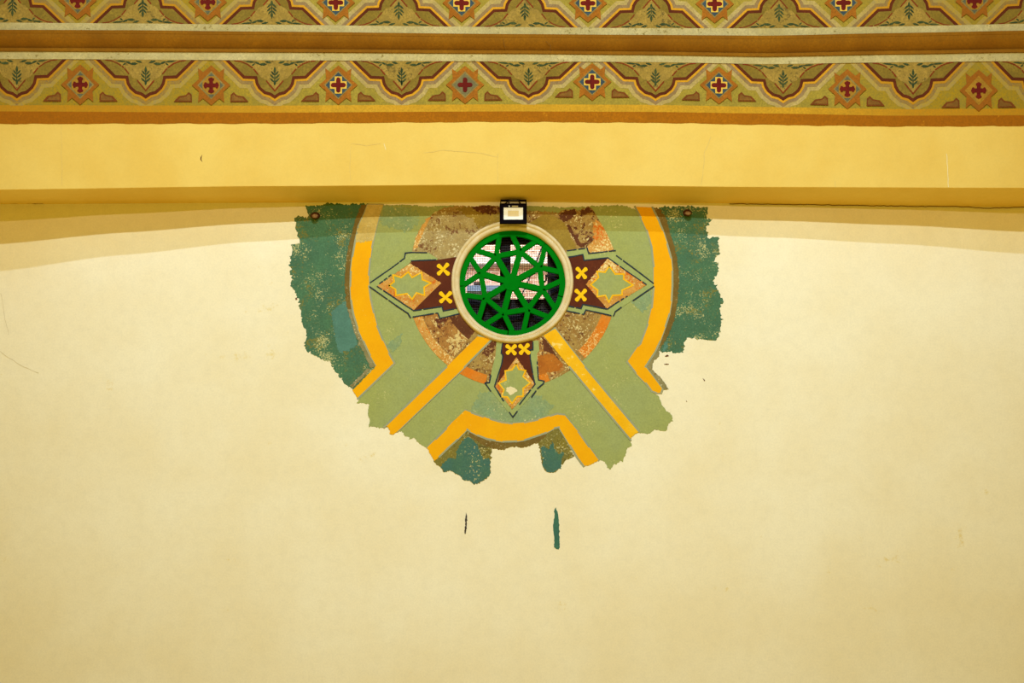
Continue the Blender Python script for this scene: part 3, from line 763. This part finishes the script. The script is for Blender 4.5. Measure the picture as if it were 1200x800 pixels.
# left
motif([[(433, 332), (474, 302), (475, 296.5), (502, 296), (513, 303), (512, 305), (482, 306), (478, 310), (442, 335), (485, 363), (518, 359), (519.5, 364), (538, 360.5), (540, 367), (515.5, 373), (513, 366.5), (481, 372), (478, 367), (433, 336)]],
      [(482, 306), (512, 304.5), (540, 300), (535, 315), (534, 331), (535, 347), (540, 361), (519.5, 364), (518, 359), (485, 363.5), (506, 331), (482, 312)],
      [(517, 331.5), 'j', (481, 308.5), (442, 335), (485, 363), 'k'],
      [(456, 334.5), (462, 330), (460.5, 322), (470, 325), (478.5, 318.5), (483, 325), (494, 319), (495, 327.5), (505, 331.5), (497, 336.5), (497.5, 346), (488, 343), (483, 350.5), (477, 344), (464, 346), (463.5, 339)],
      [[(434, 331), (460, 313), (474, 302.5), (475, 296.5), (482, 295.7), (500, 296)], [(433.5, 336), (466, 359), (478, 367), (481, 372)], [(445, 332), (458, 322)], [(442, 335.5), (458, 346), (477, 359), (485, 364), (518, 359), (519.5, 364.3), (536, 361)], [(513, 366.7), (515.5, 373), (538, 367.5)], [(484, 371.2), (512, 366.7)], [(482, 305.5), (512, 304.2)]],
      [(519.3, 315.5, 9.2), (522, 348.5, 9.4)], 0.22)
# bottom
_, bd = motif([[(582, 399), (589.5, 402), (587.5, 413.5), (589, 420), (579.5, 452.5), (600, 480), (627, 450), (621.5, 420), (621, 410), (624.5, 409.5), (624.5, 399), (631, 399), (632, 411), (629.5, 414), (629.5, 424), (631.5, 445), (637.5, 447), (630, 455), (600, 488), (570, 451), (568.5, 448.5), (573.5, 448), (577, 430), (580.5, 418)]],
      [(589, 399), (624.5, 399), (624.5, 409.5), (621, 410), (621.5, 420), (627, 450), (605, 436), (583, 450), (589, 420), (587.5, 413.5)],
      [(605, 418.5), 'j', (627, 450), (600, 479.5), (580.5, 453), 'k'],
      [(605, 426), (608, 432.5), (616, 434), (613, 441), (621.5, 448.5), (613, 455), (613, 464), (606, 464.5), (600, 472.5), (594.5, 465), (588, 464.5), (590.5, 456.5), (584.5, 449), (593, 445), (592, 434.5), (600, 433)],
      [[(589, 402), (587.3, 413.5), (589.5, 416), (588, 426), (579.5, 452.5), (590, 469.5)], [(624.5, 401), (624.5, 409.7), (621, 410.2), (621.5, 420), (625, 442), (627, 450), (609, 473.5)], [(629.5, 424), (631, 445), (637.5, 446.3), (637, 449), (630, 455)], [(628, 458), (623, 465)], [(575.2, 440), (573.5, 448), (568.5, 448.7), (575, 458)], [(597, 483), (601, 488.5), (606, 482)]],
      [(599.2, 409.3, 8.0), (614.2, 409, 8.2)], 0.18)
piece('bare_patch', [['j', (593, 458), (594, 453.5), (598, 452.5), (603, 454), (606.5, 458), (602, 461), (598, 463), (593, 458)]], m_blot, bd, 9, .5)
# chips of loose paint beside it
piece('paint_chip', [['j', (779, 417.5), (782, 415.3), (784, 417), (781, 418), (779, 417.5)], ['j', (778, 426.2), (784, 426), (783, 427.4), (779, 427.2), (778, 426.2)], ['j', (823.4, 442.4), (826.3, 446.4), (825, 446.2), (823.4, 442.4)], ['j', (804, 468.6), (805.4, 470.8), (804.4, 470.6), (804, 468.6)], ['j', (346, 349), (348, 348.6), (348.4, 351), (346.4, 351.4), (346, 349)]], m_chip, mural, 1, .3)
# two narrow inspection slots lower on the wall
o = bmesh.new(); add_flat(o, jag(['j', (651.4, 594.3), (653.2, 599), (654.6, 606), (655, 618), (655.6, 630), (656, 640), (654.6, 643.6), (651.8, 643), (649.2, 641), (649.6, 632), (649, 626), (648.2, 618), (649, 610), (650, 603), (649, 599.5), (651.4, 594.3)], .5, 1.4), wmap(1))
tag(link('exposed_paint_slot', o, paint('slot_teal', (66, 112, 92), (72, 122, 92), 6, wear=0.25, fscale=20, fine=0.3), loc=P(652, 643)), 'narrow vertical teal slot of exposed paint, right of two, below the mural', 'paint patch')
o = bmesh.new(); add_flat(o, jag(['j', (546.2, 600), (547.4, 604), (546.8, 612), (547, 618), (546, 624), (545, 626), (544.2, 621), (545.4, 616), (545, 608), (546.2, 600)], .45, 1.2), wmap(1))
tag(link('exposed_paint_slot', o, paint('slot_dark', (84, 72, 54), (60, 54, 46), 20, wear=0.4, fleck=(190, 150, 70), fscale=40), loc=P(546, 626)), 'tiny thin dark brown sliver of exposed paint, left of two, below the mural', 'paint patch')

# ------------------------------------------------------------------ round window: plaster surround, reveal, dark casement
win = empty('window_1', P(CX, CY))
tag(win, kind='structure')
def lathe(bm, prof, mi=0, seg=160, wob=0.0, close=False):
    rows_ = []
    ph = [random.uniform(0, 6.28) for _ in range(4)]
    for r, d in prof:
        ring = []
        for k in range(seg):
            a = 2 * math.pi * k / seg
            rr_ = r + wob * (math.sin(3 * a + ph[0]) * .5 + math.sin(7 * a + ph[1]) * .3 + math.sin(17 * a + ph[2]) * .25)
            v = P(CX, CY, 0)
            ring.append(bm.verts.new((v.x + rr_ / 100 * math.cos(a), -d, v.z + rr_ / 100 * math.sin(a))))
        rows_.append(ring)
    for i in range(len(rows_) - 1):
        for k in range(seg):
            f = bm.faces.new((rows_[i][k], rows_[i][(k + 1) % seg], rows_[i + 1][(k + 1) % seg], rows_[i + 1][k])); f.material_index = mi
    if close:
        for k in range(seg):
            bm.faces.new((rows_[-1][k], rows_[-1][(k + 1) % seg], rows_[0][(k + 1) % seg], rows_[0][k]))
    bmesh.ops.recalc_face_normals(bm, faces=bm.faces[:])
b = bmesh.new()
lathe(b, [(62.0, -0.10), (62.0, 0.006), (62.6, 0.018), (63.8, 0.030), (65.4, 0.036), (66.2, 0.030), (66.7, 0.026), (67.2, 0.032), (68.0, 0.046), (69.4, 0.050), (70.6, 0.044), (71.3, 0.030), (71.7, 0.0)], wob=0.35)
link('plaster_surround', b, m_ring, win, True)
b = bmesh.new(); lathe(b, [(101.5, -0.60), (66.5, -0.10), (62.1, -0.07)]); link('reveal', b, m_reveal, win, True)
b = bmesh.new()
for q in (rect(490, 226, 712, 284), rect(490, 350.3, 712, 440), rect(490, 284, 544, 350.3), rect(586.2, 284, 598.2, 350.3), rect(645.5, 284, 712, 350.3)):
    prism(b, q, -0.62, -0.70)
cas = link('casement_frame', b, m_blk, win)
b = bmesh.new(); prism(b, rect(641.6, 285, 645.6, 350.3), -0.60, -0.68); link('side_bar', b, solid('bar_grey', (92, 88, 86), .6), cas)
b = bmesh.new()
tube(b, [P(641, 323.4, -.57), P(646, 323, -.56), P(654, 322.6, -.56)], 0.014); tube(b, [P(640, 322, -.57), P(640, 328, -.57), P(637.5, 331, -.57)], 0.01)
tube(b, [P(653.2, 322.6, -.56), P(655.2, 322.6, -.56)], 0.022)
link('latch', b, m_metal, cas)
for x in (604.8, 634.5):
    b = bmesh.new(); tube(b, [P(x - 2.6, 361.6, -.60), P(x, 360.6, -.59), P(x + 2.8, 361.6, -.60)], 0.011); link('handle', b, m_metal, cas)

# wire screen
b = bmesh.new()
dS = -0.16
cs = P(CX, CY, dS)
pitch = 0.0205; R_ = 0.632
k = -int(R_ / pitch)
while k * pitch < R_:
    o_ = k * pitch; h = math.sqrt(max(0, R_ * R_ - o_ * o_))
    if h > 0.03:
        w = 0.0019
        for vert in (0, 1):
            yy = -dS + (0.003 if vert else 0)
            for a0, a1 in (((o_ - w, -h), (o_ + w, h)),):
                if not vert: a0, a1 = (a0[1], a0[0]), (a1[1], a1[0])
                vs = [b.verts.new((cs.x + x, y, cs.z + z)) for y in (yy, yy + .004) for x, z in ((a0[0], a0[1]), (a1[0], a0[1]), (a1[0], a1[1]), (a0[0], a1[1]))]
                for f in ((3, 2, 1, 0), (4, 5, 6, 7), (0, 1, 5, 4), (1, 2, 6, 5), (2, 3, 7, 6), (3, 0, 4, 7)): b.faces.new([vs[i] for i in f])
    k += 1
link('wire_screen', b, m_wire, win)

# green lattice
gri = empty('window_grille', P(CX, CY, -0.03))
tag(gri, 'round green lattice grille with eight spokes set in the cream plaster ring of the window', 'grille')
G0, G1 = -0.025, -0.060
HX, HY = 599.6, 330.6
gaps = sorted([-105, 177, 95, 15, -50])
for i in range(len(gaps)):
    a0 = gaps[i] + 0.5; a1 = (gaps[i + 1] if i + 1 < len(gaps) else gaps[0] + 360) - 0.5
    b = bmesh.new()
    nn = max(6, int((a1 - a0) / 3))
    A = arc(62.2, a0, a1, nn); Bq = arc(55.6, a0, a1, nn)
    prs = []
    for r0, dd in ((A, G0), (Bq, G0), (Bq, G1), (A, G1)):
        prs.append([b.verts.new((P(x, y).x, -dd, P(x, y).z)) for x, y in r0])
    for s in range(4):
        for j in range(nn): b.faces.new((prs[s][j], prs[s][j + 1], prs[(s + 1) % 4][j + 1], prs[(s + 1) % 4][j]))
    b.faces.new([p[0] for p in prs]); b.faces.new([p[-1] for p in prs])
    bmesh.ops.recalc_face_normals(b, faces=b.faces[:])
    link('rim_segment', b, m_gr, gri)
def bar(name, a, c, w, d0=G0, d1=G1):
    dx, dy = c[0] - a[0], c[1] - a[1]; l = math.hypot(dx, dy); nx, ny = -dy / l * w / 2, dx / l * w / 2
    b = bmesh.new()
    q = [(a[0] + nx, a[1] + ny), (c[0] + nx, c[1] + ny), (c[0] - nx, c[1] - ny), (a[0] - nx, a[1] - ny)]
    fs = prism(b, q, d0, d1, 0)
    bmesh.ops.bevel(b, geom=b.edges[:], offset=0.004, segments=1, affect='EDGES')
    return link(name, b, m_gr, gri)
nodes = [(581.3, 300.1), (609.7, 294.4), (632.6, 312.9), (635.6, 338.8), (619, 361.9), (590, 366.5), (568.6, 348.7), (563.5, 320.3)]
rims = [((586.0, 272), (554.5, 292)), ((598.6, 272), (631, 280.5)), ((639.5, 286), (657, 318.6)), ((657, 329), (650.5, 361)), ((642.5, 371), (613.5, 388)), ((600.5, 388), (569.5, 379.5)), ((561, 373.5), (542, 345.2)), ((549.8, 299.5), (541.8, 334.5))]
bar_d = [0.0, 0.0012, 0.0024]
for i, nd in enumerate(nodes):
    bar('spoke', (HX, HY), nd, 7.0)
    bar('link_bar', nd, nodes[(i + 1) % 8], 6.0, G0 - 0.002, G1 + 0.002)
    for r in rims[i]: bar('outer_bar', nd, r, 6.0, G0 - 0.004, G1 + 0.004)
b = bmesh.new(); prism(b, arc(10, 0, 345, 15, HX, HY), G0 + 0.004, G1); link('hub', b, m_gr, gri)

# ------------------------------------------------------------------ what stands outside behind the window
bd_ = empty('neighbour_building', (0, 6.0, 0))
tag(bd_, 'sunlit pink brick building outside, seen in patches through the round green lattice', 'building')
mb = bpy.data.materials.new('pink_brick')
t, N, L, B = nt(mb)
tc = N.new('ShaderNodeTexCoord')
mp = N.new('ShaderNodeMapping'); mp.inputs['Rotation'].default_value = (math.pi / 2, 0, 0)
L.new(tc.outputs['Object'], mp.inputs[0])
br = N.new('ShaderNodeTexBrick'); br.inputs['Scale'].default_value = 4.0
br.inputs['Color1'].default_value = col((238, 196, 178)); br.inputs['Color2'].default_value = col((222, 172, 152)); br.inputs['Mortar'].default_value = col((250, 226, 214))
br.inputs['Mortar Size'].default_value = 0.04
L.new(mp.outputs[0], br.inputs['Vector']); L.new(br.outputs[0], B.inputs['Base Color']); B.inputs['Roughness'].default_value = .9
b = bmesh.new()
def box(bm, x0, x1, y0, y1, z0, z1, mi=0):
    vs = [bm.verts.new((x, y, z)) for x in (x0, x1) for y in (y0, y1) for z in (z0, z1)]
    for f in ((0, 1, 3, 2), (4, 6, 7, 5), (0, 4, 5, 1), (2, 3, 7, 6), (0, 2, 6, 4), (1, 5, 7, 3)):
        nf = bm.faces.new([vs[i] for i in f]); nf.material_index = mi
    bmesh.ops.recalc_face_normals(bm, faces=bm.faces[:])
box(b, -3.2, 3.2, 5.0, 7.0, 0, 13.5)
link('brick_wall', b, mb, bd_)
def fx(px, d=-5.0): return P(px, 300, d).x
def fz(py, d=-5.0): return P(600, py, d).z
m_white = solid('ledge_sky_white', (252, 246, 244), .8)
b = bmesh.new(); box(b, fx(546), fx(650), 4.9, 5.0, fz(311.5), fz(303.5)); link('ledge', b, m_white, bd_)
b = bmesh.new(); box(b, fx(541), fx(546), 4.85, 5.0, 4, 13); link('sky_gap_strip', b, m_white, bd_)  # added white box standing in for the bright gap of sky at the building's edge
b = bmesh.new(); box(b, fx(548), fx(586), 4.6, 5.0, fz(352), fz(345.5)); link('blue_awning', b, solid('awning_blue', (120, 150, 190), .7), bd_)
b = bmesh.new(); box(b, fx(598), fx(603.5), 4.95, 5.0, fz(309.5), fz(303)); link('orange_panel', b, solid('panel_orange', (222, 150, 90), .7), bd_)
b = bmesh.new(); box(b, fx(555), fx(566), 4.95, 5.0, fz(334), fz(331.5)); link('vent', b, solid('vent_dark', (70, 58, 54), .7), bd_)
for a, c, lab in (((630, 282), (607, 340), 'dark slanting cable outside, longer one crossing the right half of the round window'), ((641, 327), (617, 362), 'dark slanting cable outside, low at the right of the round window near the latch')):
    b = bmesh.new()
    p0, p1 = P(a[0], a[1], -4.2), P(c[0], c[1], -4.2)
    dv = (p1 - p0)
    p0 = p0 - dv * 0.6; p1 = p1 + dv * 0.6
    p0.y = 4.98; p1.y = 4.6
    tube(b, [p0, (p0 + p1) / 2 + Vector((0.01, 0, -0.01)), p1], 0.011)
    tag(link('cable', b, m_pvc, loc=p0), lab, 'cable')

# ------------------------------------------------------------------ flood lamp under the arch
FD0, FD1 = 0.085, 0.155
fl = empty('flood_lamp', P(601.5, 261.5, 0.1))
tag(fl, 'small black rectangular flood lamp mounted under the yellow arch just above the round window', 'lamp')
b = bmesh.new()
prism(b, rect(586, 238.6, 617.2, 261.2), FD1 - 0.022, FD0)
bmesh.ops.bevel(b, geom=b.edges[:], offset=0.008, segments=2, affect='EDGES')
for i in range(7):
    prism(b, rect(588.5 + i * 4.1, 241, 589.7 + i * 4.1, 259), FD0 + 0.004, FD0 - 0.025)
link('housing', b, m_hous, fl)
b = bmesh.new()
prism(b, rect(585.6, 238.2, 617.4, 242.8), FD1, FD1 - 0.03); prism(b, rect(585.6, 257.2, 617.4, 261.5), FD1, FD1 - 0.03)
prism(b, rect(585.6, 242.8, 590.2, 257.2), FD1, FD1 - 0.03); prism(b, rect(612.9, 242.8, 617.4, 257.2), FD1, FD1 - 0.03)
link('bezel', b, m_hous, fl)
b = bmesh.new()
fr = [P(x, y, FD1 - 0.006) for x, y in rect(590.2, 242.8, 612.9, 257.2)]; bk = [P(x, y, FD1 - 0.02) for x, y in rect(594.6, 246.0, 608.4, 253.8)]
A = [b.verts.new(v) for v in fr]; Bv = [b.verts.new(v) for v in bk]
for i in range(4): b.faces.new((A[i - 1], A[i], Bv[i], Bv[i - 1]))
b.faces.new(Bv)
bmesh.ops.recalc_face_normals(b, faces=b.faces[:])
for f in b.faces:
    if f.normal.y > 0: f.normal_flip()
link('reflector', b, m_refl, fl)
b = bmesh.new(); prism(b, rect(595.2, 246.6, 607.8, 253.2), FD1 - 0.016, FD1 - 0.0195); link('led_panel', b, m_led, fl)
mg = bpy.data.materials.new('clear_glass')
t, N, L, B = nt(mg)
tr_ = N.new('ShaderNodeBsdfTransparent'); gl = N.new('ShaderNodeBsdfGlossy'); gl.inputs['Roughness'].default_value = .5
mx = N.new('ShaderNodeMixShader'); mx.inputs[0].default_value = .02
L.new(tr_.outputs[0], mx.inputs[1]); L.new(gl.outputs[0], mx.inputs[2])
L.new(mx.outputs[0], N['Material Output'].inputs[0])
b = bmesh.new(); prism(b, rect(590.3, 242.9, 612.8, 257.1), FD1 - 0.002, FD1 - 0.005); link('lens_glass', b, mg, fl)
b = bmesh.new(); prism(b, rect(600, 240.9, 607.2, 242.3), FD1 + 0.002, FD1 - 0.001); link('rating_plate', b, m_plate, fl)
b = bmesh.new(); prism(b, arc(0.75, 0, 330, 11, 596.8, 241.6), FD1 + 0.002, FD1 - 0.001); link('sensor_dot', b, m_refl, fl)
b = bmesh.new()
zt = P(601, e_sof(601) + 1, gk(601)).z
prism(b, rect(586.2, 233.6, 617.0, 235.0), 0.125, 0.095); prism(b, rect(586.2, 235.0, 587.4, 250), 0.125, 0.095); prism(b, rect(615.8, 235.0, 617.0, 250), 0.125, 0.095)
link('bracket', b, m_hous, fl)
b = bmesh.new()
pts = [P(590, 240, .11), P(594.5, 236.8, .135), P(598, 235.2, .14), P(603, 234.8, .14), P(607.5, 235.4, .135), P(610, 238.6, .11)]
tube(b, pts, 0.0085); tube(b, [P(596.4, 239, .12), P(596.4, 235.2, .12)], 0.008)
link('cable', b, m_pvc, fl)

# ------------------------------------------------------------------ two rusty iron stubs in the top corners of the painting
for (x, y, s, lab) in ((369.5, 252.6, 1, 'rusty iron stub sticking out at the upper left corner of the wall painting'), (805.6, 249.4, -1, 'rusty iron stub sticking out at the upper right corner of the wall painting')):
    st = empty('iron_stub', P(x, y))
    tag(st, lab, 'metal stub', 'iron stubs in the painting corners')
    b = bmesh.new()
    def ringp(r0, d, jit, ox=0, oy=0): 
        return [P(x + ox + r0 * random.uniform(1 - jit, 1 + jit) * math.cos(k * math.pi / 8) * 1.2, y + oy + r0 * random.uniform(1 - jit, 1 + jit) * math.sin(k * math.pi / 8) * .9, d) for k in range(16)]
    rr2 = [ringp(4.6, 0.0, .12), ringp(4.4, 0.02, .12), ringp(3.6, 0.045, .1), ringp(3.3, 0.08, .1)]
    vv = [[b.verts.new(p) for p in r] for r in rr2]
    for i in range(3):
        for k in range(16): b.faces.new((vv[i][k], vv[i][(k + 1) % 16], vv[i + 1][(k + 1) % 16], vv[i + 1][k]))
    b.faces.new(vv[3])
    bmesh.ops.recalc_face_normals(b, faces=b.faces[:])
    link('stub_shank', b, m_rust, st)
    b = bmesh.new()
    v1 = [b.verts.new(p) for p in ringp(3.0, 0.08, .1, -0.6 * s, .4)]; v2 = [b.verts.new(p) for p in ringp(2.2, 0.098, .15, -0.6 * s, .4)]
    for k in range(16): b.faces.new((v1[k], v1[(k + 1) % 16], v2[(k + 1) % 16], v2[k]))
    b.faces.new(v2); b.faces.new(v1)
    bmesh.ops.recalc_face_normals(b, faces=b.faces[:])
    link('broken_face', b, m_stub, st)
